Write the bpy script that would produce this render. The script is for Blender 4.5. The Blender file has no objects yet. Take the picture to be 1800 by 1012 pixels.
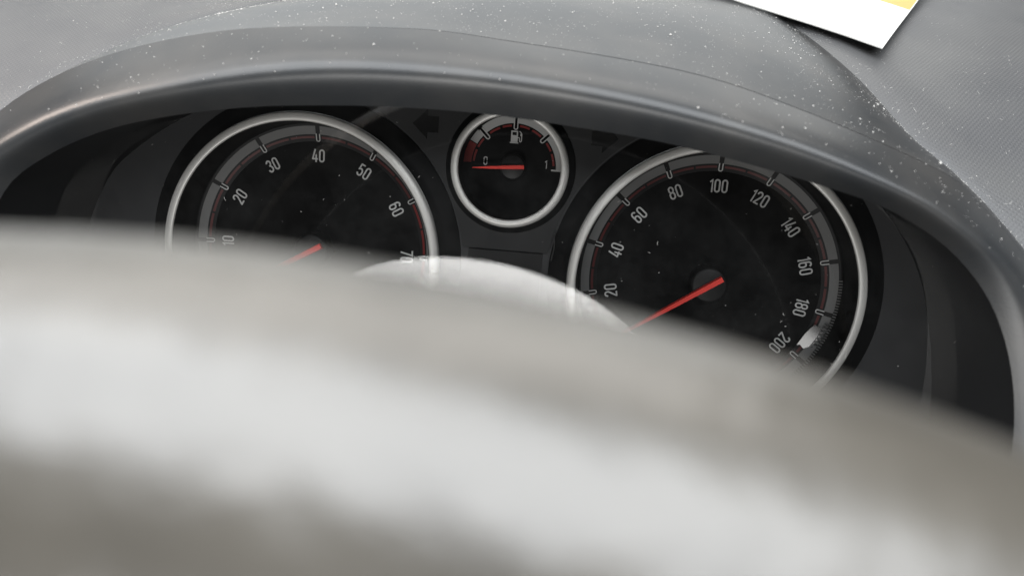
import bpy, bmesh, math, random
from mathutils import Matrix, Vector, noise

random.seed(7)
scn = bpy.context.scene
COL = scn.collection
R = math.radians
MM = 0.001

# ---------------------------------------------------------------- frame of the place
# The gauges are laid out in "panel" millimetres: x right, y up the panel, z out of the
# panel towards the driver; the panel leans back by TILT.  Origin = speedometer pivot.
TILT = 20.0
PANEL = Matrix.Translation((0, 0, 0.60)) @ Matrix.Rotation(R(90 - TILT), 4, 'X') @ Matrix.Scale(MM, 4)
PROT = Matrix.Rotation(R(90 - TILT), 3, 'X')

def W(p):
    return PANEL @ Vector(p)

# ---------------------------------------------------------------- camera
cam_d = bpy.data.cameras.new('camera')
cam = bpy.data.objects.new('camera', cam_d)
COL.objects.link(cam)
scn.camera = cam
rv = Vector((0.195, -0.095, -0.079))
cam_rot = (PROT @ Matrix.Rotation(rv.length, 3, rv.normalized()).transposed())
CAM = (-44.6, 49.6, 287.5)
cam.matrix_world = Matrix.Translation(W(CAM)) @ cam_rot.to_4x4()
cam_d.sensor_width = 36.0
cam_d.lens = 28.0
cam_d.clip_start = 0.004
cam_d.clip_end = 50.0
cam_d.dof.use_dof = True
cam_d.dof.focus_distance = 0.284
cam_d.dof.aperture_fstop = 9.5

# ---------------------------------------------------------------- light
scn.view_settings.view_transform = 'Standard'
scn.view_settings.look = 'None'
scn.view_settings.gamma = 1.0
scn.view_settings.exposure = 0.0
scn.view_settings.use_curve_mapping = False

world = bpy.data.worlds.new('World')
scn.world = world
world.use_nodes = True
bg = world.node_tree.nodes['Background']
bg.inputs[0].default_value = (0.93, 0.97, 1.0, 1)
bg.inputs[1].default_value = 0.025

def area(name, loc, target, sx, sy, radiance, color=(1, 1, 1), shape='RECTANGLE', roll=0.0):
    d = bpy.data.lights.new(name, 'AREA')
    d.shape = shape
    d.size = sx * MM
    d.size_y = sy * MM
    k = math.pi / 4 if shape in ('ELLIPSE', 'DISK') else 1.0
    d.energy = radiance * math.pi * sx * sy * MM * MM * k
    d.color = color
    o = bpy.data.objects.new(name, d)
    COL.objects.link(o)
    a, b = W(loc), W(target)
    q = (b - a).to_track_quat('-Z', 'Y').to_matrix().to_4x4()
    o.matrix_world = Matrix.Translation(a) @ q @ Matrix.Rotation(R(roll), 4, 'Z')
    return o

area('windscreen_light', (-200, 380, -520), (-100, 40, 40), 1200, 520, 1.38, (0.95, 0.99, 1.0))
area('windscreen_top_light', (-200, 725, -20), (-100, 40, 60), 1200, 600, 3.1, (1.0, 0.985, 0.955))
area('overhead_light', (-110, 520, 690), (-100, 40, 380), 1400, 760, 7.2, (0.935, 0.968, 1.0), 'RECTANGLE', -9)
area('low_side_light', (-178, -428, 800), (-178, -428, 0), 480, 286, 12.5, (1.0, 0.99, 0.97), 'ELLIPSE', -7)
bounce = area('door_bounce_light', (-560, 240, 170), (-235, 30, 62), 260, 220, 0.7, (1.0, 0.84, 0.74))
bounce.data.spread = R(26)

# ---------------------------------------------------------------- materials
def mat(name, color, rough=0.5, metallic=0.0, spec=0.5, bump=None, vary=None, coat=0.0):
    m = bpy.data.materials.new(name)
    m.use_nodes = True
    nt = m.node_tree
    b = nt.nodes['Principled BSDF']
    b.inputs['Base Color'].default_value = (*color, 1)
    b.inputs['Roughness'].default_value = rough
    b.inputs['Metallic'].default_value = metallic
    b.inputs['Specular IOR Level'].default_value = spec
    if coat:
        b.inputs['Coat Weight'].default_value = coat
        b.inputs['Coat Roughness'].default_value = 0.05
    tc = nt.nodes.new('ShaderNodeTexCoord')
    if vary:                                             # (scale, second colour, lo, hi)
        n = nt.nodes.new('ShaderNodeTexNoise')
        n.inputs['Scale'].default_value = vary[0]
        n.inputs['Detail'].default_value = 6
        n.inputs['Roughness'].default_value = 0.62
        nt.links.new(tc.outputs['Object'], n.inputs['Vector'])
        r = nt.nodes.new('ShaderNodeValToRGB')
        r.color_ramp.elements[0].position = vary[2]
        r.color_ramp.elements[1].position = vary[3]
        r.color_ramp.elements[0].color = (*color, 1)
        r.color_ramp.elements[1].color = (*vary[1], 1)
        nt.links.new(n.outputs['Fac'], r.inputs['Fac'])
        nt.links.new(r.outputs['Color'], b.inputs['Base Color'])
    if bump:                                             # (scale, strength, distance)
        n = nt.nodes.new('ShaderNodeTexNoise')
        n.inputs['Scale'].default_value = bump[0]
        n.inputs['Detail'].default_value = 3
        nt.links.new(tc.outputs['Object'], n.inputs['Vector'])
        bp = nt.nodes.new('ShaderNodeBump')
        bp.inputs['Strength'].default_value = bump[1]
        bp.inputs['Distance'].default_value = bump[2]
        nt.links.new(n.outputs['Fac'], bp.inputs['Height'])
        nt.links.new(bp.outputs['Normal'], b.inputs['Normal'])
    return m

M = {}
M['dial'] = mat('matt_black_dial', (0.005, 0.005, 0.005), 0.65, spec=0.06)
M['cone'] = mat('black_scale_ring', (0.006, 0.006, 0.006), 0.55, spec=0.2)
M['gloss'] = mat('gloss_black_glare_facet', (0.02, 0.02, 0.02), 0.08, spec=0.5)
M['print'] = mat('grey_print', (0.50, 0.50, 0.49), 0.5, spec=0.3)
M['band'] = mat('grey_scale_band', (0.15, 0.15, 0.147), 0.55, spec=0.2)
M['white_band'] = mat('pale_scale_band', (0.40, 0.40, 0.39), 0.45, spec=0.4)
M['red_print'] = mat('dark_red_print', (0.075, 0.010, 0.009), 0.5, spec=0.3)
M['red_line'] = mat('red_print', (0.18, 0.012, 0.010), 0.5, spec=0.3)
M['needle'] = mat('red_needle_plastic', (0.88, 0.055, 0.040), 0.42, spec=0.35)
M['hub'] = mat('charcoal_hub_plastic', (0.007, 0.007, 0.007), 0.45, spec=0.25)
M['silver'] = mat('satin_silver', (0.68, 0.67, 0.64), 0.46, metallic=0.35, bump=(5200, 0.05, 0.00004))
M['sleeve'] = mat('black_sleeve_plastic', (0.006, 0.006, 0.0062), 0.5, spec=0.25)
M['plate'] = mat('grained_dark_plate', (0.033, 0.0335, 0.035), 0.6, spec=0.3, bump=(2600, 0.18, 0.0001))
M['panel'] = mat('dark_grey_centre_panel', (0.0125, 0.0128, 0.0133), 0.5, spec=0.25)
M['arrow'] = mat('unlit_black_symbol', (0.0035, 0.0035, 0.0035), 0.25, spec=0.3)
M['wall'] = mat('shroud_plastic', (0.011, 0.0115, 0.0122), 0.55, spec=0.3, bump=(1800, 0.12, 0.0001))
M['hood'] = mat('hood_plastic', (0.026, 0.0275, 0.029), 0.36, spec=0.5, bump=(1500, 0.22, 0.00012),
                vary=(26, (0.044, 0.043, 0.0415), 0.40, 0.66))
M['card'] = mat('white_card', (0.66, 0.655, 0.63), 0.55, spec=0.3)
M['orange'] = mat('orange_print', (0.60, 0.33, 0.11), 0.5, spec=0.3)
M['leather'] = mat('grey_leather', (0.050, 0.045, 0.037), 0.32, spec=1.0, bump=(300, 0.5, 0.0006),
                   vary=(70, (0.088, 0.080, 0.067), 0.30, 0.72))
M['rim_back'] = mat('matt_black_rim_back', (0.016, 0.016, 0.016), 0.8, spec=0.15, bump=(900, 0.4, 0.0003))
M['spoke'] = mat('spoke_plastic', (0.03, 0.03, 0.03), 0.5)
M['lint'] = mat('grey_grain', (0.10, 0.10, 0.097), 0.9, spec=0.1)
M['dust'] = mat('pale_dust', (0.46, 0.45, 0.43), 0.85, spec=0.1)

def dash_material():
    m = mat('woven_grain_dashboard', (0.085, 0.086, 0.088), 0.5, spec=0.45)
    nt = m.node_tree
    b = nt.nodes['Principled BSDF']
    tc = nt.nodes.new('ShaderNodeTexCoord')
    hs = []
    for ang, sc in ((38, 250), (-52, 250)):
        mp = nt.nodes.new('ShaderNodeMapping')
        mp.inputs['Rotation'].default_value = (0, 0, R(ang))
        wv = nt.nodes.new('ShaderNodeTexWave')
        wv.inputs['Scale'].default_value = sc
        wv.inputs['Distortion'].default_value = 0.6
        wv.inputs['Detail'].default_value = 0
        nt.links.new(tc.outputs['UV'], mp.inputs['Vector'])
        nt.links.new(mp.outputs['Vector'], wv.inputs['Vector'])
        hs.append(wv)
    ml = nt.nodes.new('ShaderNodeMath'); ml.operation = 'MULTIPLY'
    nt.links.new(hs[0].outputs['Fac'], ml.inputs[0])
    nt.links.new(hs[1].outputs['Fac'], ml.inputs[1])
    bp = nt.nodes.new('ShaderNodeBump')
    bp.inputs['Strength'].default_value = 0.24
    bp.inputs['Distance'].default_value = 0.00035
    nt.links.new(ml.outputs[0], bp.inputs['Height'])
    nt.links.new(bp.outputs['Normal'], b.inputs['Normal'])
    n = nt.nodes.new('ShaderNodeTexNoise')
    n.inputs['Scale'].default_value = 22
    n.inputs['Detail'].default_value = 7
    nt.links.new(tc.outputs['Object'], n.inputs['Vector'])
    r = nt.nodes.new('ShaderNodeValToRGB')
    r.color_ramp.elements[0].position = 0.35
    r.color_ramp.elements[1].position = 0.7
    r.color_ramp.elements[0].color = (0.066, 0.067, 0.070, 1)
    r.color_ramp.elements[1].color = (0.095, 0.095, 0.094, 1)
    nt.links.new(n.outputs['Fac'], r.inputs['Fac'])
    nt.links.new(r.outputs['Color'], b.inputs['Base Color'])
    return m
M['dash'] = dash_material()

def lens_material():
    m = bpy.data.materials.new('clear_lens_plastic')
    m.use_nodes = True
    nt = m.node_tree
    nt.nodes.clear()
    out = nt.nodes.new('ShaderNodeOutputMaterial')
    tr = nt.nodes.new('ShaderNodeBsdfTransparent')
    tr.inputs[0].default_value = (0.97, 0.97, 0.97, 1)
    gl = nt.nodes.new('ShaderNodeBsdfGlossy')
    gl.inputs['Roughness'].default_value = 0.012
    fr = nt.nodes.new('ShaderNodeFresnel')
    fr.inputs['IOR'].default_value = 1.72          # both faces of the sheet reflect
    mx = nt.nodes.new('ShaderNodeMixShader')
    nt.links.new(fr.outputs[0], mx.inputs[0])
    nt.links.new(tr.outputs[0], mx.inputs[1])
    nt.links.new(gl.outputs[0], mx.inputs[2])
    df = nt.nodes.new('ShaderNodeBsdfDiffuse')           # thin film of dust
    df.inputs[0].default_value = (0.6, 0.6, 0.58, 1)
    tc = nt.nodes.new('ShaderNodeTexCoord')
    n = nt.nodes.new('ShaderNodeTexNoise')
    n.inputs['Scale'].default_value = 40
    n.inputs['Detail'].default_value = 8
    n.inputs['Roughness'].default_value = 0.75
    nt.links.new(tc.outputs['Object'], n.inputs['Vector'])
    mr = nt.nodes.new('ShaderNodeMapRange')
    mr.inputs['From Min'].default_value = 0.42
    mr.inputs['From Max'].default_value = 0.8
    mr.inputs['To Min'].default_value = 0.0008
    mr.inputs['To Max'].default_value = 0.014
    nt.links.new(n.outputs['Fac'], mr.inputs['Value'])
    m2 = nt.nodes.new('ShaderNodeMixShader')
    nt.links.new(mr.outputs[0], m2.inputs[0])
    nt.links.new(mx.outputs[0], m2.inputs[1])
    nt.links.new(df.outputs[0], m2.inputs[2])
    nt.links.new(m2.outputs[0], out.inputs['Surface'])
    return m
M['lens'] = lens_material()

# ---------------------------------------------------------------- mesh helpers (all in panel mm, turned to metres on build)
def tag(o, label=None, cat=None, group=None, kind=None):
    if label: o['label'] = label
    if cat: o['category'] = cat
    if group: o['group'] = group
    if kind: o['kind'] = kind
    return o

def thing(name, origin, label, cat, group=None):
    e = bpy.data.objects.new(name, None)
    e.empty_display_size = 0.01
    COL.objects.link(e)
    e.matrix_world = Matrix.Translation(W(origin)) @ PROT.to_4x4()
    e['origin'] = origin
    return tag(e, label, cat, group)

def build(name, verts, faces, material, parent=None, origin=(0, 0, 0), smooth=False, uvs=None, auto=None):
    """verts in panel mm relative to origin; with a parent they are in the parent's frame"""
    me = bpy.data.meshes.new(name)
    me.from_pydata([(v[0] * MM, v[1] * MM, v[2] * MM) for v in verts], [], faces)
    me.materials.append(material)
    if smooth:
        me.polygons.foreach_set('use_smooth', [True] * len(me.polygons))
    if uvs is not None:
        ul = me.uv_layers.new(name='UVMap')
        for lp in me.loops:
            ul.data[lp.index].uv = uvs[lp.vertex_index]
    me.update()
    o = bpy.data.objects.new(name, me)
    COL.objects.link(o)
    if parent is None:
        o.matrix_world = Matrix.Translation(W(origin)) @ PROT.to_4x4()
    else:
        o.parent = parent
        if origin != (0, 0, 0):
            o.location = Vector(origin) * MM
    if auto is not None:
        me.set_sharp_from_angle(angle=R(auto))
    return o

class Geo:
    def __init__(s): s.v = []; s.f = []
    def add(s, v, f):
        k = len(s.v); s.v += [tuple(p) for p in v]; s.f += [tuple(i + k for i in q) for q in f]
    def box(s, c, d, rot=0.0):
        cx, cy, cz = c; dx, dy, dz = d[0] / 2, d[1] / 2, d[2] / 2
        ca, sa = math.cos(rot), math.sin(rot)
        v = []
        for x, y, z in ((-1, -1, -1), (1, -1, -1), (1, 1, -1), (-1, 1, -1), (-1, -1, 1), (1, -1, 1), (1, 1, 1), (-1, 1, 1)):
            px, py = x * dx, y * dy
            v.append((cx + px * ca - py * sa, cy + px * sa + py * ca, cz + z * dz))
        s.add(v, [(3, 2, 1, 0), (4, 5, 6, 7), (0, 1, 5, 4), (1, 2, 6, 5), (2, 3, 7, 6), (3, 0, 4, 7)])
    def build(s, name, material, parent=None, **k): return build(name, s.v, s.f, material, parent, **k)

def pol(r, deg, z=0.0):                       # deg clockwise from 12 o'clock
    a = R(deg)
    return (r * math.sin(a), r * math.cos(a), z)

def lathe(profile, n=128):
    """profile of (r, z) from inside to outside -> verts, faces (normals to +z)"""
    v, f = [], []
    m = len(profile)
    for i in range(n):
        for r, z in profile: v.append(pol(r, 360.0 * i / n, z))
    for i in range(n):
        j = (i + 1) % n
        for k in range(m - 1):
            f.append((i * m + k, i * m + k + 1, j * m + k + 1, j * m + k))
    f = [tuple(reversed(q)) for q in f]
    return v, f

def arc_prism(r0, r1, a0, a1, zf, thick, step=2.0):
    """ring segment from r0 to r1, its top face at zf(r), with a rim of the given thickness"""
    n = max(1, int(abs(a1 - a0) / step + 0.5))
    v, f = [], []
    for i in range(n + 1):
        a = a0 + (a1 - a0) * i / n
        v += [pol(r0, a, zf(r0)), pol(r1, a, zf(r1)), pol(r0, a, zf(r0) - thick), pol(r1, a, zf(r1) - thick)]
    for i in range(n):
        p, q = i * 4, i * 4 + 4
        f += [(p, p + 1, q + 1, q), (p + 2, p, q, q + 2), (p + 1, p + 3, q + 3, q + 1)]
    f += [(2, 3, 1, 0), (n * 4, n * 4 + 1, n * 4 + 3, n * 4 + 2)]
    f = [tuple(reversed(q)) for q in f]
    return v, f

def prism(poly, z0, z1, holes=()):
    """flat outline (list of xy, counter-clockwise) with holes, extruded from z0 to z1"""
    loops = [list(poly)] + [list(h) for h in holes]
    pts = [p for lp in loops for p in lp]
    tb = bmesh.new()
    tv = [tb.verts.new((x, y, 0)) for x, y in pts]
    k = 0
    for lp in loops:
        m = len(lp)
        for i in range(m): tb.edges.new((tv[k + i], tv[k + (i + 1) % m]))
        k += m
    tb.verts.index_update()
    bmesh.ops.triangle_fill(tb, use_beauty=True, use_dissolve=False, edges=tb.edges[:], normal=(0, 0, 1))
    tris = [tuple(q.index for q in fc.verts) for fc in tb.faces]
    tb.free()
    n = len(pts)
    v = [(x, y, z1) for x, y in pts] + [(x, y, z0) for x, y in pts]
    f = []
    for t in tris:
        a, b, c = (pts[i] for i in t)
        ar = (b[0] - a[0]) * (c[1] - a[1]) - (b[1] - a[1]) * (c[0] - a[0])
        t = tuple(t) if ar > 0 else tuple(reversed(t))
        f.append(t)
        f.append(tuple(i + n for i in reversed(t)))
    k = 0
    for lp in loops:
        m = len(lp)
        for i in range(m):
            a, b = k + i, k + (i + 1) % m
            f.append((a, a + n, b + n, b))
        k += m
    return v, f

def ribbon(path, w, z, thick=0.06):
    """flat stroke of width w along a centre line, slightly raised"""
    n = len(path)
    v, f = [], []
    for i, (x, y) in enumerate(path):
        a = path[max(0, i - 1)]; b = path[min(n - 1, i + 1)]
        d1 = Vector((x - a[0], y - a[1])); d2 = Vector((b[0] - x, b[1] - y))
        if d1.length < 1e-9: d1 = d2.copy()
        if d2.length < 1e-9: d2 = d1.copy()
        d1.normalize(); d2.normalize()
        t = (d1 + d2)
        t = t.normalized() if t.length > 1e-6 else d1
        k = min(1.6, 1.0 / max(0.45, t.dot(d1)))
        nx, ny = -t.y * w / 2 * k, t.x * w / 2 * k
        v += [(x + nx, y + ny, z), (x - nx, y - ny, z), (x + nx, y + ny, z - thick), (x - nx, y - ny, z - thick)]
    for i in range(n - 1):
        p, q = i * 4, i * 4 + 4
        f += [(p, p + 1, q + 1, q), (p + 2, p, q, q + 2), (p + 1, p + 3, q + 3, q + 1)]
    f += [(0, 2, 3, 1), (n * 4 - 4, n * 4 - 3, n * 4 - 1, n * 4 - 2)]
    return v, f

# ---------------------------------------------------------------- condensed technical numerals, one stroke width
def arc(cx, cy, rx, ry, a0, a1, n=8):
    return [(cx + rx * math.cos(R(a0 + (a1 - a0) * i / n)), cy + ry * math.sin(R(a0 + (a1 - a0) * i / n))) for i in range(n + 1)]
def loop(x0, x1, y0, y1, r):
    p = arc(x1 - r, y1 - r, r, r, 90, 0) + arc(x1 - r, y0 + r, r, r, 0, -90) + arc(x0 + r, y0 + r, r, r, -90, -180) + arc(x0 + r, y1 - r, r, r, 180, 90)
    return p + [p[0], p[1]]
GL = {
    '0': [loop(.14, .86, .12, 1.88, .36)],
    '1': [[(.20, 1.50), (.56, 1.84), (.56, 0.0)]],
    '2': [arc(.5, 1.50, .36, .38, 190, 0) + [(.84, 1.30), (.15, .14), (.16, .12), (.90, .12)]],
    '3': [arc(.48, 1.50, .34, .38, 175, -40) + [(.62, 1.08), (.42, 1.05)], [(.42, 1.052), (.62, 1.02)] + arc(.48, .56, .38, .44, 40, -175)],
    '4': [[(.52, 2.0), (.12, .52), (.13, .50), (.98, .50)], [(.70, 1.15), (.70, 0.0)]],
    '5': [[(.84, 1.88), (.20, 1.88), (.19, 1.86), (.15, 1.02)] + arc(.5, .68, .36, .50, 125, 0) + arc(.5, .52, .36, .40, 0, -170)],
    '6': [arc(.5, 1.50, .36, .38, 20, 180) + arc(.5, .50, .36, .38, 180, 360) + arc(.5, .80, .36, .36, 0, 175)],
    '7': [[(.08, 1.88), (.88, 1.88), (.87, 1.84), (.40, 0.0)]],
    '8': [loop(.17, .83, 1.06, 1.88, .32), loop(.14, .86, .12, 1.06, .36)],
}
ADV = {'1': 0.86}
def number_geo(text, h, z=0.08, stroke=0.25, sx=1.0):
    s = h / 2.0
    wd = sum(ADV.get(c, 1.18) for c in text) - 0.18
    x = -wd / 2
    g = Geo(); k = 0
    for c in text:
        for path in GL[c]:
            g.add(*ribbon([((x + px) * s * sx, (py - 1.0) * s) for px, py in path], stroke * s, z + 0.012 * k)); k += 1
        x += ADV.get(c, 1.18)
    return g

# ---------------------------------------------------------------- gauges
CONE = 0.30
def gauge(kind, origin, label, values, deg_of, needle_deg, arc_lo, arc_hi, dash_mat, band_mat, ring_lo=46.4, redline=None):
    t = thing(kind, origin, label, 'gauge', 'round gauges of the instrument panel')
    RC = 39.6
    zf = lambda r: 0.35 + (r - RC) * CONE
    up = lambda d: (lambda r: zf(r) + d)
    v, f = lathe([(0.01, 0.0), (20, 0.0), (RC, 0.0)], 96)
    build('dial_face', v, f, M['dial'], t)
    v, f = lathe([(RC, 0.0), (RC + 0.02, zf(RC)), (46.0, zf(46.0)), (46.35, zf(46) + 0.3), (46.5, 18.2), (46.75, 18.45)], 160)
    build('scale_ring', v, f, M['cone'], t, smooth=True, auto=12)
    # bezel ring: bright satin roll with a fine inner edge
    prof = [(46.74, 18.4), (46.9, 18.75), (47.25, 18.95), (48.3, 18.9), (49.3, 18.6), (49.7, 18.25), (49.9, 17.6), (50.0, 16.6)]
    v, f = lathe(prof, 192)
    build('bezel_ring', v, f, M['silver'], t, smooth=True, auto=50)
    v, f = lathe([(50.1, 17.2), (50.6, 16.4), (52.6, 15.2), (55.4, 13.7), (56.8, 12.6), (56.9, 11.0)], 160)
    build('bezel_sleeve', v, f, M['sleeve'], t, smooth=True, auto=40)
    # graduated band between the ticks
    half = 1.05
    degs = [deg_of(x) for x in values]
    edges = [arc_lo] + degs + [arc_hi]
    for i in range(len(edges) - 1):
        a0 = edges[i] + (half if i > 0 else 0)
        a1 = edges[i + 1] - (half if i < len(edges) - 2 else 0)
        if a1 - a0 < 1: continue
        build('scale_segment', *arc_prism(42.2, 45.2, a0, a1, up(0.12), 0.12), band_mat, t)
        # thin red line broken in two inside the band
        mid = (a0 + a1) / 2
        m = M['red_line'] if (redline and mid > redline) else dash_mat
        g = 1.1
        for b0, b1 in ((a0 + 0.8, mid - g / 2), (mid + g / 2, a1 - 0.8)):
            if b1 - b0 > 1:
                build('scale_dash', *arc_prism(40.75, 41.55, b0, b1, up(0.10), 0.10), m, t)
    for x, d in zip(values, degs):
        # U shaped tick: grey outline round a black slot
        w = 0.62
        path = [(-w, 42.4), (-w, 40.3)] + [(w * math.cos(R(180 + 18 * k)), 40.3 + w * math.sin(R(180 + 18 * k))) for k in range(1, 10)] + [(w, 40.3), (w, 42.4)]
        v, f = ribbon(path, 0.34, 0.0, 0.12)
        v = [(p[0], p[1], p[2] + zf(p[1]) + 0.16) for p in v]
        o = build('tick', v, f, M['print'], t)
        o.rotation_euler = (0, 0, -R(d))
        n = number_geo(str(x), 4.7, 0.08, 0.235, 0.93).build('numeral', M['print'], t, origin=pol(34.5, d, 0.05))
        n.rotation_euler = (0, 0, -R(d))
    # needle and hub
    v, f = lathe([(0.01, 6.6), (5.4, 6.6), (6.1, 6.35), (6.4, 5.8), (6.5, 0.0)], 64)
    hub = None
    L, tail = 38.5, 5.0
    prof = [(-tail, 1.15), (0, 1.12), (L * 0.5, 0.85), (L, 0.42)]
    vv, ff = [], []
    for y, w in prof:
        vv += [(-w, y, 7.0), (-w * 0.75, y, 8.5), (w * 0.75, y, 8.5), (w, y, 7.0)]
    for i in range(len(prof) - 1):
        p, q = i * 4, i * 4 + 4
        ff += [(p, q, q + 1, p + 1), (p + 1, q + 1, q + 2, p + 2), (p + 2, q + 2, q + 3, p + 3), (p + 3, q + 3, q, p)]
    ff += [(0, 1, 2, 3), (15, 14, 13, 12)]
    nd = build('needle', vv, ff, M['needle'], t)
    nd.rotation_euler = (0, 0, -R(needle_deg))
    build('needle_hub', v, f, M['hub'], nd, smooth=True, auto=50)
    return t

D = 144.6
speedo = gauge('speedometer', (0, 0, 0), 'speedometer numbered to 200 at the right with its whole red needle resting low',
               list(range(20, 201, 20)), lambda k: (k - 100) * 1.25, -124.5, -131, 140, M['red_print'], M['band'])
tacho = gauge('tachometer', (-D, 0, 0), 'rev counter numbered to 70 at the left, its needle half hidden by the wheel',
              list(range(10, 71, 10)), lambda k: (k - 40) * 3.0, -120, -122, 122, M['red_print'], M['band'], redline=58)

# fine ribs round the lower right of the speedometer's scale
g = Geo()
for i in range(46):
    d = 84 + i * 1.25
    x, y, _ = pol(45.75, d)
    g.box((x, y, 0.35 + 6.1 * CONE + 0.35), (0.34, 1.25, 0.5), -R(d))
tag(g.build('scale_rib', M['band'], speedo), kind='stuff')

# added glossy facets on the scale, tilted to mirror a lamp as white glare
fn = Vector((-0.167, -0.091, 0.982)).normalized()
fc = Vector(pol(42.3, 113.0, 0.35 + 2.7 * CONE + 0.9))
fv, ff = [], []
def facet_piece(rim):
    k = len(fv); n_ = len(rim)
    for dz in (0.0, -0.12):
        for r_, d_ in rim:
            x, y, _ = pol(r_, d_)
            fv.append((x, y, fc.z + dz - (fn.x * (x - fc.x) + fn.y * (y - fc.y)) / fn.z))
    ff.append(tuple(k + i for i in reversed(range(n_)))); ff.append(tuple(k + n_ + i for i in range(n_)))
    for i in range(n_): ff.append((k + i, k + (i + 1) % n_, k + n_ + (i + 1) % n_, k + n_ + i))
facet_piece([(40.6, 106.6), (43.2, 107.2), (43.3, 112.0), (43.1, 117.5), (42.0, 119.8), (40.2, 119.0), (39.4, 120.2), (39.3, 113.0), (39.9, 108.8)])
facet_piece([(41.0, 125.6), (44.8, 126.4), (45.0, 130.5), (43.0, 129.6), (41.2, 131.0)])
for i in range(8):                                   # separate strips break up the outer edge of the glare
    d_ = 104.4 + i * 2.0
    facet_piece([(43.5, d_), (45.5, d_ + 0.25), (45.5, d_ + 1.15), (43.5, d_ + 1.05)])
tag(build('glare_facet', fv, ff, M['gloss'], speedo), 'added glossy facets mirroring white glare between 180 and 200')

# fuel gauge
FX, FY = -72.3, 36.0
fuel = thing('fuel_gauge', (FX, FY, 0), 'small fuel gauge with pump symbol, its red needle on empty, between the two large dials', 'gauge',
             'round gauges of the instrument panel')
FZ = 4.0
v, f = lathe([(0.01, FZ), (9, FZ), (18.2, FZ), (17.9, 10.0), (17.45, 17.9)], 96)
build('dial_face', v, f, M['dial'], fuel, auto=30)
v, f = lathe([(17.42, 17.8), (17.6, 18.3), (17.9, 18.5), (18.8, 18.5), (19.5, 18.25), (20.0, 17.6), (20.2, 16.6)], 128)
build('bezel_ring', v, f, M['silver'], fuel, smooth=True, auto=50)
v, f = lathe([(20.2, 17.0), (20.5, 16.2), (21.4, 15.2), (22.3, 14.0), (22.4, 11.0)], 96)
build('bezel_sleeve', v, f, M['sleeve'], fuel, smooth=True, auto=40)
flat = lambda d: (lambda r: FZ + d)
fd = [-45, 0, 45]
for a0, a1, m in ((-88, -63, 'red_line'), (-62, -48, 'white_band'), (-42, -3, 'white_band'), (3, 42, 'white_band'), (48, 91.5, 'white_band')):
    build('scale_segment', *arc_prism(15.1, 17.9, a0, a1, flat(0.12), 0.12), M[m], fuel)
for a0, a1 in ((-86, -69), (-65, -51), (-39, -23), (-19, -6), (6, 20), (24, 39), (51, 64), (68, 85)):
    build('scale_dash', *arc_prism(13.9, 14.6, a0, a1, flat(0.10), 0.10), M['red_line'], fuel)
for d in fd:
    w = 0.62
    path = [(-w, 17.4), (-w, 13.6)] + [(w * math.cos(R(180 + 18 * k)), 13.6 + w * math.sin(R(180 + 18 * k))) for k in range(1, 10)] + [(w, 13.6), (w, 17.4)]
    v, f = ribbon(path, 0.36, FZ + 0.16, 0.14)
    build('tick', v, f, M['print'], fuel).rotation_euler = (0, 0, -R(d))
g = Geo(); g.box((15.6, -0.3, FZ + 0.1), (4.4, 0.55, 0.16))
g.build('end_tick', M['print'], fuel)
number_geo('0', 3.0, 0.08, 0.24).build('numeral', M['print'], fuel, origin=(-10.0, 1.4, FZ))
number_geo('1', 3.0, 0.08, 0.24).build('numeral', M['print'], fuel, origin=(11.4, 1.6, FZ))
# pump symbol: body with window, base, hose
g = Geo()
g.add(*prism([(-1.9, -1.8), (0.5, -1.8), (0.5, 2.1), (-1.9, 2.1)], 0, 0.08, [[(-1.45, 0.55), (0.05, 0.55), (0.05, 1.65), (-1.45, 1.65)]]))
g.box((-0.7, -2.05, 0.04), (3.0, 0.4, 0.08))
g.add(*ribbon([(0.5, -0.2), (0.95, -0.2), (1.15, -0.5), (1.15, -1.3), (1.4, -1.65), (1.75, -1.5), (1.85, -1.1), (1.85, 0.9), (1.6, 1.5), (1.0, 2.0)], 0.3, 0.09, 0.08))
g.box((1.7, 0.75, 0.06), (0.6, 0.8, 0.08))
g.build('pump_symbol', M['print'], fuel, origin=(0.4, 10.4, FZ))
v, f = lathe([(0.01, 3.4), (3.9, 3.4), (4.3, 3.2), (4.5, 2.7), (4.5, 0)], 48)
build('needle_hub', v, f, M['hub'], fuel, origin=(0, 0, FZ), smooth=True, auto=50)
vv, ff = [], []
prof = [(-4.2, 0.80), (0, 0.78), (8, 0.55), (14.0, 0.12)]
for y, w in prof:
    vv += [(-w, y, 3.6), (-w * 0.75, y, 4.7), (w * 0.75, y, 4.7), (w, y, 3.6)]
for i in range(3):
    p, q = i * 4, i * 4 + 4
    ff += [(p, q, q + 1, p + 1), (p + 1, q + 1, q + 2, p + 2), (p + 2, q + 2, q + 3, p + 3), (p + 3, q + 3, q, p)]
ff += [(0, 1, 2, 3), (15, 14, 13, 12)]
build('needle', vv, ff, M['needle'], fuel, origin=(0, 0, FZ)).rotation_euler = (0, 0, R(94.5))

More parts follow.
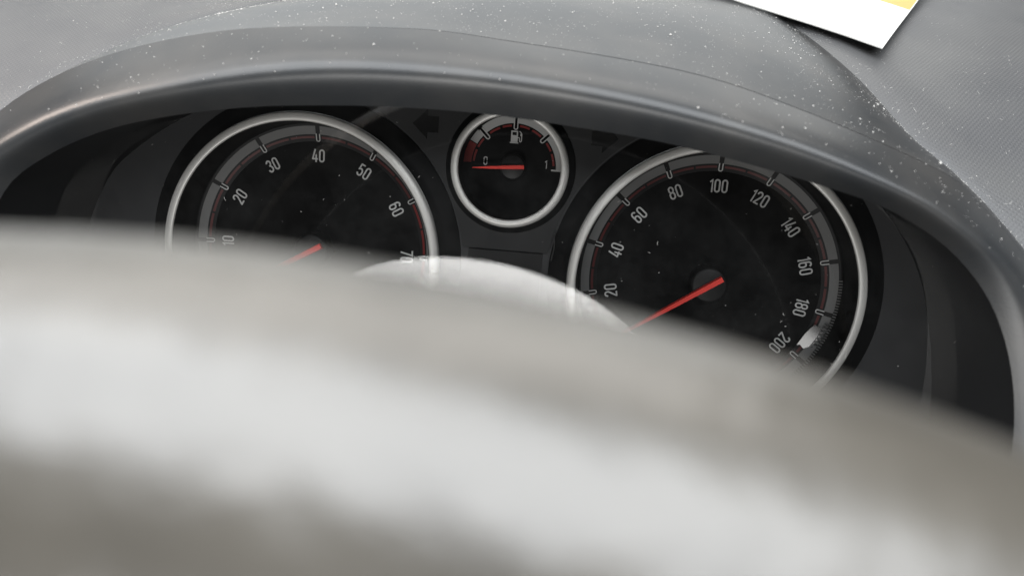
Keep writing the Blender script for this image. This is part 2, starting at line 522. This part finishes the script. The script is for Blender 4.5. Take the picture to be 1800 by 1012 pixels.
# ---------------------------------------------------------------- curves of the hood, in panel mm
def crm(P, n):
    """Catmull-Rom through P, n samples evenly in chord length"""
    P = [Vector(p) for p in P]
    Q = [P[0] * 2 - P[1]] + P + [P[-1] * 2 - P[-2]]
    out = []
    for i in range(len(P) - 1):
        a, b, c, d = Q[i:i + 4]
        for k in range(24):
            t = k / 24
            out.append(0.5 * (2 * b + (c - a) * t + (2 * a - 5 * b + 4 * c - d) * t * t + (3 * b - a - 3 * c + d) * t ** 3))
    out.append(P[-1])
    if n is None: return out
    L = [0]
    for i in range(1, len(out)): L.append(L[-1] + (out[i] - out[i - 1]).length)
    res, j = [], 0
    for k in range(n):
        s = L[-1] * k / (n - 1)
        while j < len(L) - 2 and L[j + 1] < s: j += 1
        u = (s - L[j]) / max(1e-9, L[j + 1] - L[j])
        res.append(out[j].lerp(out[j + 1], min(1, max(0, u))))
    return res

OX, OY = -72.0, -40.0
def by_angle(P, angs):
    """sample a star shaped curve at directions seen from (OX, OY); angle 0 = up, positive right"""
    c = crm(P, None)
    a = [math.degrees(math.atan2(p.x - OX, p.y - OY)) for p in c]
    out, j = [], 0
    for t in angs:
        best = 0
        for i in range(len(a) - 1):
            if (a[i] - t) * (a[i + 1] - t) <= 0 and a[i] != a[i + 1]:
                best = i; break
        else:
            best = 0 if t < a[0] else len(a) - 2
        u = (t - a[best]) / (a[best + 1] - a[best])
        u = min(1, max(0, u))
        out.append(c[best].lerp(c[best + 1], u))
    return out

I_ = [(-236, -95, 55), (-238, -50, 57), (-234, -10, 59), (-223.8, 17.3, 60), (-209, 30.8, 60), (-184.5, 41.9, 60), (-151.2, 49.1, 60), (-118, 52.3, 60), (-84.4, 53.0, 60), (-53.6, 51.2, 60), (-20.2, 47.6, 60), (17.7, 40.0, 60), (38.6, 34.0, 60), (56.6, 23.5, 60), (70.2, 7.7, 60), (79.0, -15.2, 60), (83, -45, 58), (83, -95, 55)]
H_ = [(-250, -95, 58), (-250, -50, 60), (-243, 0, 63), (-232, 24, 65), (-217.9, 36.6, 66), (-187.4, 50.8, 66), (-132, 64.4, 66), (-84.1, 66.5, 66), (-37.6, 62.7, 66), (8.4, 53.2, 66), (39.3, 42.0, 66), (55.6, 33.7, 65), (73.9, 20.9, 62), (86, 1, 61), (95, -38, 60), (97, -95, 58)]
B_ = [(-290, -95, 54), (-288, -50, 51), (-277, 5, 41), (-251.8, 40.9, 22.1), (-229, 62.4, 1), (-205.2, 80.6, -21), (-173.7, 93.5, -40), (-134.3, 107, -67), (-88.5, 116, -89), (-36.9, 116, -89), (12.7, 107.0, -67), (28.8, 94.4, -42.2), (44.5, 76.5, -15.3), (58.7, 56.1, 7.8), (67.7, 47.4, 16), (75.7, 39.1, 23.5), (82.3, 31.5, 28.1), (88.1, 24.3, 32.4), (95.7, 14.7, 37.1), (107, -8, 44), (116, -45, 50.5), (119, -95, 54)]
G_ = [(-262, -95, 55), (-262, -50, 56), (-255, 3, 54), (-240, 36, 48), (-208, 58.5, 45), (-160, 72, 46), (-105.2, 76.0, 46), (-71.1, 74.2, 46), (-21.1, 68.9, 46), (12.2, 60.7, 46), (54, 46.2, 46), (67.6, 38.2, 42), (81.4, 23.8, 46), (94, 3, 50), (103, -40, 54), (106, -95, 55)]
NA = 141
angs = [-104 + 208 * i / (NA - 1) for i in range(NA)]
cI, cH, cB, cG = (by_angle(c, angs) for c in (I_, H_, B_, G_))
def clear(x):                                      # the ceiling rises behind the lip to clear the two large gauges
    return 17 * math.exp(-((x - 2) / 48) ** 2) + 10 * math.exp(-((x + 146) / 48) ** 2)
cW = [Vector((OX + (p.x - OX) * 0.985, OY + (p.y - OY) * 1.02 + (clear(p.x) if p.y > 0 else 0), 11.0)) for p in cI]

hood = thing('instrument_hood', (OX, 50, 30), 'dusty dark grey moulded hood arching over the gauges', 'hood')
HO = Vector((OX, 50, 30))
def grid(rows, name, material, parent, org, **k):
    n = len(rows[0])
    v = [tuple(p - org) for r in rows for p in r]
    f = []
    for i in range(len(rows) - 1):
        for j in range(n - 1):
            a = i * n + j
            f.append((a, a + n, a + n + 1, a + 1))
    return build(name, v, f, material, parent, smooth=True, **k)

# full section at every station: I -> roll -> H -> G -> B
sec = []
for i in range(NA):
    a, h, g_, b = cI[i], cH[i], cG[i], cB[i]
    mid = g_.lerp(b, 0.45) + Vector((0, 1, 0.3)) * (g_ - b).length * 0.02
    c1 = h + (h - g_) * 0.14                      # roll of the lip: one even bend from the top down to the inner edge
    c2 = a + (h - a) * 0.80 + Vector((0, 0, 5.0))
    roll = []
    for q in range(73):
        t = q / 72
        roll.append(a * (1 - t) ** 3 + c2 * (3 * t * (1 - t) ** 2) + c1 * (3 * t * t * (1 - t)) + g_ * t ** 3)
    top = crm([g_ * 2 - roll[-10], g_, mid, b], None)[24:]
    sec.append(roll + top[1:])
NS = len(sec[0])                                  # 5 spans of 24 steps + 1
kG = 72
lip_rows = [[sec[i][s] for i in range(NA)] for s in range(0, kG + 1, 2)]
shell_rows = [[sec[i][s] for i in range(NA)] for s in range(kG, NS, 3)]
def inward(i, p, q, d):                           # step along p->q
    t = (q - p)
    return p + t.normalized() * d
# recessed joint between lip and shell
gapw = [0.03 + 0.47 * min(1, max(0, (sec[i][kG].x + 130) / 60)) for i in range(NA)]
down = Vector((0, -0.8, -0.6))
lip_rows[-1] = [inward(i, sec[i][kG], sec[i][kG - 2], gapw[i] / 2) for i in range(NA)]
lip_rows.append([p + down for p in lip_rows[-1]])
shell_rows[0] = [inward(i, sec[i][kG], sec[i][kG + 3], gapw[i] / 2) for i in range(NA)]
shell_rows.insert(0, [p + down * 1.4 for p in shell_rows[0]])
grid(shell_rows, 'top_shell', M['hood'], hood, HO, auto=40)
grid(lip_rows, 'front_lip', M['hood'], hood, HO, auto=40)
wall_rows = []
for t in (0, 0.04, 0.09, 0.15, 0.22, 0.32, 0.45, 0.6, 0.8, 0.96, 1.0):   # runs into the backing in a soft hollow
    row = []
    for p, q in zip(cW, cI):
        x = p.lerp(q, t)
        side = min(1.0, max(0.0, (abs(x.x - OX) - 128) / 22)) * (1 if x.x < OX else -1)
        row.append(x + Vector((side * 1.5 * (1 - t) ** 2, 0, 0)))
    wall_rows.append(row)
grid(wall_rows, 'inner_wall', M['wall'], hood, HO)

# ---------------------------------------------------------------- dashboard sheet round the hood
FYS = [(-160, 56), (-95, 54), (-40, 50), (0, 43), (20, 35), (40, 23), (58, 6), (78, -17), (95, -43), (110, -73), (135, -140), (235, -420), (500, -1160)]
def fz(y):
    for (y0, z0), (y1, z1) in zip(FYS, FYS[1:]):
        if y <= y1: return z0 + (z1 - z0) * (y - y0) / (y1 - y0)
    return FYS[-1][1]
def fzs(y):
    return sum(fz(y + d) for d in (-9, -6, -3, 0, 3, 6, 9)) / 7
offs = [-4, 0, 4, 9, 15, 22, 30, 40, 52, 66, 84, 106, 134, 170, 220, 290, 380]
dash_rows, uv = [], []
for o in offs:
    row = []
    for i in range(NA):
        b = cB[i]
        d = Vector((b.x - OX, b.y - OY - 20, 0)).normalized()
        y = b.y + d.y * o * 0.62
        z = fzs(y)
        t = min(1.0, max(0.0, o / 15.0))
        z = (b.z - 0.8 * (1 if o >= 0 else 4)) * (1 - t) + z * t
        row.append(Vector((b.x + d.x * o, y, z)))
    dash_rows.append(row)
for r in dash_rows:
    for p in r:
        s = 0.0                                     # arc length up the sheet, so that the grain keeps its pitch
        y = -160
        while y < p.y:
            y2 = min(y + 8, p.y); s += math.hypot(y2 - y, fz(y2) - fz(y)); y = y2
        uv.append((p.x * MM, s * MM))
DO = Vector((OX, 100, -50))
dash = grid(dash_rows, 'dashboard', M['dash'], None, DO, uvs=uv, origin=tuple(DO))
tag(dash, 'dark grey woven grain dashboard top', 'dashboard', kind='structure')

# ---------------------------------------------------------------- panel behind the gauges
pan = thing('instrument_cluster', (OX, 0, 12), 'dark grey cluster backing with unlit turn arrows around the gauges', 'instrument cluster')
PO = Vector((OX, 0, 12))
def circ(cx, cy, r, n=72):
    return [(cx + r * math.cos(2 * math.pi * i / n), cy + r * math.sin(2 * math.pi * i / n)) for i in range(n)]
outline = [(p.x - OX, p.y) for p in reversed(cW[2:-2:2])]
outline = [(x * 1.03, y + 0.6) for x, y in outline]
v, f = prism(outline, -1.5, 0.0, [circ(0 - OX, 0, 56.2), circ(-D - OX, 0, 56.2), circ(FX - OX, FY, 21.8, 48)])
build('face_plate', v, f, M['plate'], pan)
# raised centre piece carrying the arrows and the fuel gauge
cp = []
for i in range(17):
    y = 8.5 + (58 - 8.5) * i / 16
    r = 57.6
    cp.append((0 - OX - math.sqrt(max(0, r * r - y * y)) if y < 56 else 0 - OX - 14, y))
cp = [(min(x, 58), y) for x, y in cp]
left = [(-x - 0.6, y) for x, y in reversed(cp)]
v, f = prism([(x, y) for x, y in ([(cp[0][0] - 0.5, 7.6)] + cp + left + [(left[-1][0] + 0.5, 7.6)])], 0.03, 1.6, [circ(FX - OX, FY, 22.0, 48)])
cpanel = build('centre_panel', v, f, M['panel'], pan)
def arrow(cx, cy, s):
    pts = [(-4.6, 0), (0.6, 5.4), (0.6, 2.9), (4.4, 2.9), (4.4, -2.9), (0.6, -2.9), (0.6, -5.4)]
    pts = [(x * s + cx, y * 0.95 + cy) for x, y in pts]
    if s > 0: pts.reverse()
    return prism(pts, 1.62, 1.75)
build('turn_arrow', *arrow(-102.3 - OX, 48.7, 1), M['arrow'], cpanel)
build('turn_arrow', *arrow(-41.2 - OX, 48.2, -1), M['arrow'], cpanel)
# lower bridge between the sleeves
g = Geo()
g.box((-0.2, -12, 0.5), (26, 38, 0.9))
g.build('bridge_panel', M['sleeve'], pan)
g = Geo()
g.add(*ribbon([(16.4 + 0.4 * math.sin(k * .5), 14.5 - k * 1.15) for k in range(9)], 0.5, 2.3, 0.5))
g.build('edge_trim', M['hub'], pan)

# ---------------------------------------------------------------- clear lens in front of the gauges
LT = math.tan(R(5.5))                              # its top leans towards the driver
lo = [(p.x, p.y) for p in reversed(by_angle([(q[0], q[1], 0) for q in I_], angs[3:-3:3]))]
lens_poly = [((x - OX) * 1.02, y + 1.2) for x, y in lo]
v, f = prism(lens_poly, 0.0, 0.05)
n0 = len(lens_poly)
faces = [q for q in f if len(q) == 3 and max(q) < n0]           # one thin front sheet
lens = build('gauge_lens', [(x, y, LT * y) for x, y, z in v[:n0]], faces, M['lens'], None, origin=(OX, 0, 30.0))
tag(lens, 'clear plastic lens over the gauges, catching a bright white reflection', 'lens')

# ---------------------------------------------------------------- card on the dashboard
def sheet_point(x, y):
    return Vector((x, y, fzs(y)))
A = sheet_point(54.5, 81.4)                        # near corner, seen in the photograph
e1 = (sheet_point(10.6, 101.0) - A); e1.normalize()
e2 = (sheet_point(79.0, 106.3) - A); e2.normalize()
nrm = e2.cross(e1).normalized()
card_t = thing('paper_card', tuple(A), 'white paper card with an orange print lying on the dashboard behind the hood', 'card')
def card_pt(u, w, lift=0.0):                      # u along the near edge, w away from the driver, mm
    p = e1 * u + e2 * w
    curl = 2.6 + 3.2 * math.exp(-((u / 60) ** 2 + (w / 50) ** 2))
    return p + nrm * (curl + lift)
def card_patch(name, u0, u1, w0, w1, lift, th, m, n=10):
    v, f = [], []
    for i in range(n + 1):
        for j in range(n + 1):
            v.append(tuple(card_pt(u0 + (u1 - u0) * i / n, w0 + (w1 - w0) * j / n, lift)))
    k = len(v)
    for i in range(n + 1):
        for j in range(n + 1):
            v.append(tuple(card_pt(u0 + (u1 - u0) * i / n, w0 + (w1 - w0) * j / n, lift - th)))
    N = n + 1
    for i in range(n):
        for j in range(n):
            a = i * N + j
            f.append((a, a + 1, a + N + 1, a + N)); f.append((k + a, k + a + N, k + a + N + 1, k + a + 1))
    for i in range(n):
        f += [(i * N, (i + 1) * N, k + (i + 1) * N, k + i * N), (i * N + n, k + i * N + n, k + (i + 1) * N + n, (i + 1) * N + n)]
        f += [(i, k + i, k + i + 1, i + 1), (n * N + i, n * N + i + 1, k + n * N + i + 1, k + n * N + i)]
    return build(name, v, f, m, card_t, smooth=True, auto=30)
card_patch('sheet', 0, 148, 0, 105, 0, 0.5, M['card'])
card_patch('printed_band', 0.4, 26, 47, 92, 0.06, 0.05, M['orange'])

# ---------------------------------------------------------------- steering wheel rim close to the lens
WC = (-74.2, -158.9, 238.0)
wheel = thing('steering_wheel', WC, 'steering wheel in grey leather, out of focus across the foreground', 'steering wheel')
nu, nv, RW, rw = 192, 32, 183.0, 16.0
v, f = [], []
for i in range(nu):
    a = 2 * math.pi * i / nu
    for j in range(nv):
        b = 2 * math.pi * j / nv
        rr = rw * (1 + 0.04 * math.cos(2 * b))
        v.append(((RW + rr * math.cos(b)) * math.sin(a), (RW + rr * math.cos(b)) * math.cos(a), rr * math.sin(b)))
# worn grip facing the driver and a matt back, meeting in two seams
front, back = [], []
for i in range(nu):
    for j in range(nv):
        a, b = i * nv + j, i * nv + (j + 1) % nv
        c, d = ((i + 1) % nu) * nv + (j + 1) % nv, ((i + 1) % nu) * nv + j
        deg = 360.0 * (j + 0.5) / nv
        (back if 165 < deg < 318 else front).append((a, d, c, b))
def used(v, f):
    ids = sorted({i for q in f for i in q}); m = {k: n for n, k in enumerate(ids)}
    return [v[k] for k in ids], [tuple(m[i] for i in q) for q in f]
build('rim_grip', *used(v, front), M['leather'], wheel, smooth=True)
build('rim_back', *used(v, back), M['rim_back'], wheel, smooth=True)
v, f = lathe([(0.01, 4.0), (25, 3.0), (44, -1.5), (52, -8.0), (53, -22.0), (40, -34.0), (0.01, -36.0)], 48)
build('hub_pad', v, f, M['spoke'], wheel, smooth=True, auto=50)
for d in (98, -98, 180):
    vv, ff = [], []
    for r_, w_, z0_, z1_ in ((44, 30, -24, -7), (90, 22, -18, -4), (135, 17, -12, 0), (172, 20, -8, 4)):
        for sx, z_ in ((-1, z0_), (-1, z1_), (1, z1_), (1, z0_)):
            vv.append((sx * w_ * (0.9 if z_ == z1_ else 1.0), r_, z_))
    for i in range(3):
        p, q = i * 4, i * 4 + 4
        ff += [(p + k, q + k, q + (k + 1) % 4, p + (k + 1) % 4) for k in range(4)]
    ff += [(0, 1, 2, 3), (15, 14, 13, 12)]
    build('spoke', vv, ff, M['spoke'], wheel).rotation_euler = (0, 0, -R(d))

# ---------------------------------------------------------------- dust
def speck(g, p, n, size, fibre=False):
    t = n.orthogonal().normalized()
    t.rotate(Matrix.Rotation(random.uniform(0, 6.283), 3, n))
    b = n.cross(t)
    q = p + n * 0.06
    if fibre:
        L = size * random.uniform(2.2, 5)
        bend = b * random.uniform(-0.35, 0.35) * L
        w = b * 0.045
        pts = [q - t * L / 2, q + bend * 0.5 + n * 0.12, q + t * L / 2]
        vv = []
        for x in pts: vv += [x - w, x + w]
        g.add(vv, [(0, 2, 3, 1), (2, 4, 5, 3)])
    else:
        h = n * size * 0.45
        k = [q + t * size * random.uniform(.35, .6), q + b * size * random.uniform(.25, .6), q - t * size * random.uniform(.35, .6), q - b * size * random.uniform(.25, .6)]
        g.add(k + [q + h], [(0, 1, 4), (1, 2, 4), (2, 3, 4), (3, 0, 4)])

def scatter(rows, count, name, label, org, dens, sizes, fibres=0.15):
    g = Geo()
    nr, nc = len(rows), len(rows[0])
    tri, cum, tot = [], [], 0
    for i in range(nr - 1):
        for j in range(nc - 1):
            a, b, c, d = rows[i][j], rows[i][j + 1], rows[i + 1][j + 1], rows[i + 1][j]
            ar = ((b - a).cross(d - a)).length * dens(a)
            ar *= 0.15 + max(0.0, 0.9 + 1.5 * noise.noise(a * 0.045) + 0.8 * noise.noise(a * 0.15))   # drifts and wiped patches
            if ar <= 0: continue
            tot += ar; tri.append((a, b, c, d)); cum.append(tot)
    import bisect
    for _ in range(count):
        a, b, c, d = tri[min(len(tri) - 1, bisect.bisect(cum, random.random() * tot))]
        s, t = random.random(), random.random()
        p = a.lerp(b, s).lerp(d.lerp(c, s), t)
        n = (b - a).cross(d - a).normalized()
        if n.dot(Vector((0, 0.8, 0.6))) < 0: n = -n
        speck(g, p - org, n, sizes(), random.random() < fibres)
    o = g.build(name, M['dust'], None, origin=tuple(org))
    return tag(o, label, 'dust', kind='stuff')

inview = lambda p: 1.0 if (-285 < p.x < 130 and p.y > -20) else 0.0
lg = lambda m, s: (lambda: min(1.3, m * math.exp(random.gauss(0, s))))
scatter(shell_rows[1:], 3200, 'dust', 'fine pale dust film over the hood top', HO, inview, lg(0.11, 0.4), 0.1)
scatter(shell_rows[1:], 2600, 'dust', 'pale dust specks strewn over the hood top', HO, lambda p: inview(p) * (1.0 if p.z < 60 else 0.4), lg(0.24, 0.55), 0.12)
scatter(lip_rows[14:-1], 420, 'dust', 'sparse pale dust specks on the rounded front lip of the hood', HO, inview, lg(0.24, 0.5), 0.05)
dd = lambda p: inview(p) * (1.0 if p.z > -160 else 0.0)
scatter(dash_rows[1:10], 2600, 'dust', 'pale dust and fibres lying on the dashboard grain', DO, dd, lg(0.14, 0.55), 0.35)
scatter(dash_rows[1:4], 1300, 'dust', 'line of dust gathered in the joint of hood and dashboard', DO, dd, lg(0.19, 0.5), 0.3)
edge = lambda p: inview(p) * (1.0 if (p.x > 0 or p.x < -150) else 0.2)
scatter(shell_rows[-4:], 2200, 'dust', 'fuzzy line of dust along the rear edge of the hood', HO, edge, lg(0.17, 0.5), 0.35)
lr = [[Vector((x, y, 30.0 + LT * y)) for x in range(-235, 86, 20)] for y in range(-60, 56, 8)]
scatter(lr, 420, 'dust', 'fine dust specks on the clear lens', Vector((OX, 0, 30)), lambda p: 1.0, lg(0.13, 0.55), 0.2)
g = Geo()
for x, y, z_ in ((-86.7, 2.0, 0.62), (-74.2, -0.6, 0.5), (-52.0, -3.2, 0.42), (-97.0, -1.5, 0.3), (-63.0, -5.0, 0.3), (-32.0, 4.0, 0.35), (27.5, 20.5, 0.9), (16.0, 24.0, 0.4), (-33.5, 16.0, 0.8), (12, -4, 0.35)):
    speck(g, Vector((x - OX, y, LT * y)), Vector((0, 0, 1)), z_)
tag(g.build('dust', M['lint'], None, origin=(OX, 0, 30)), 'few larger grey grains stuck on the clear lens', 'dust', kind='stuff')
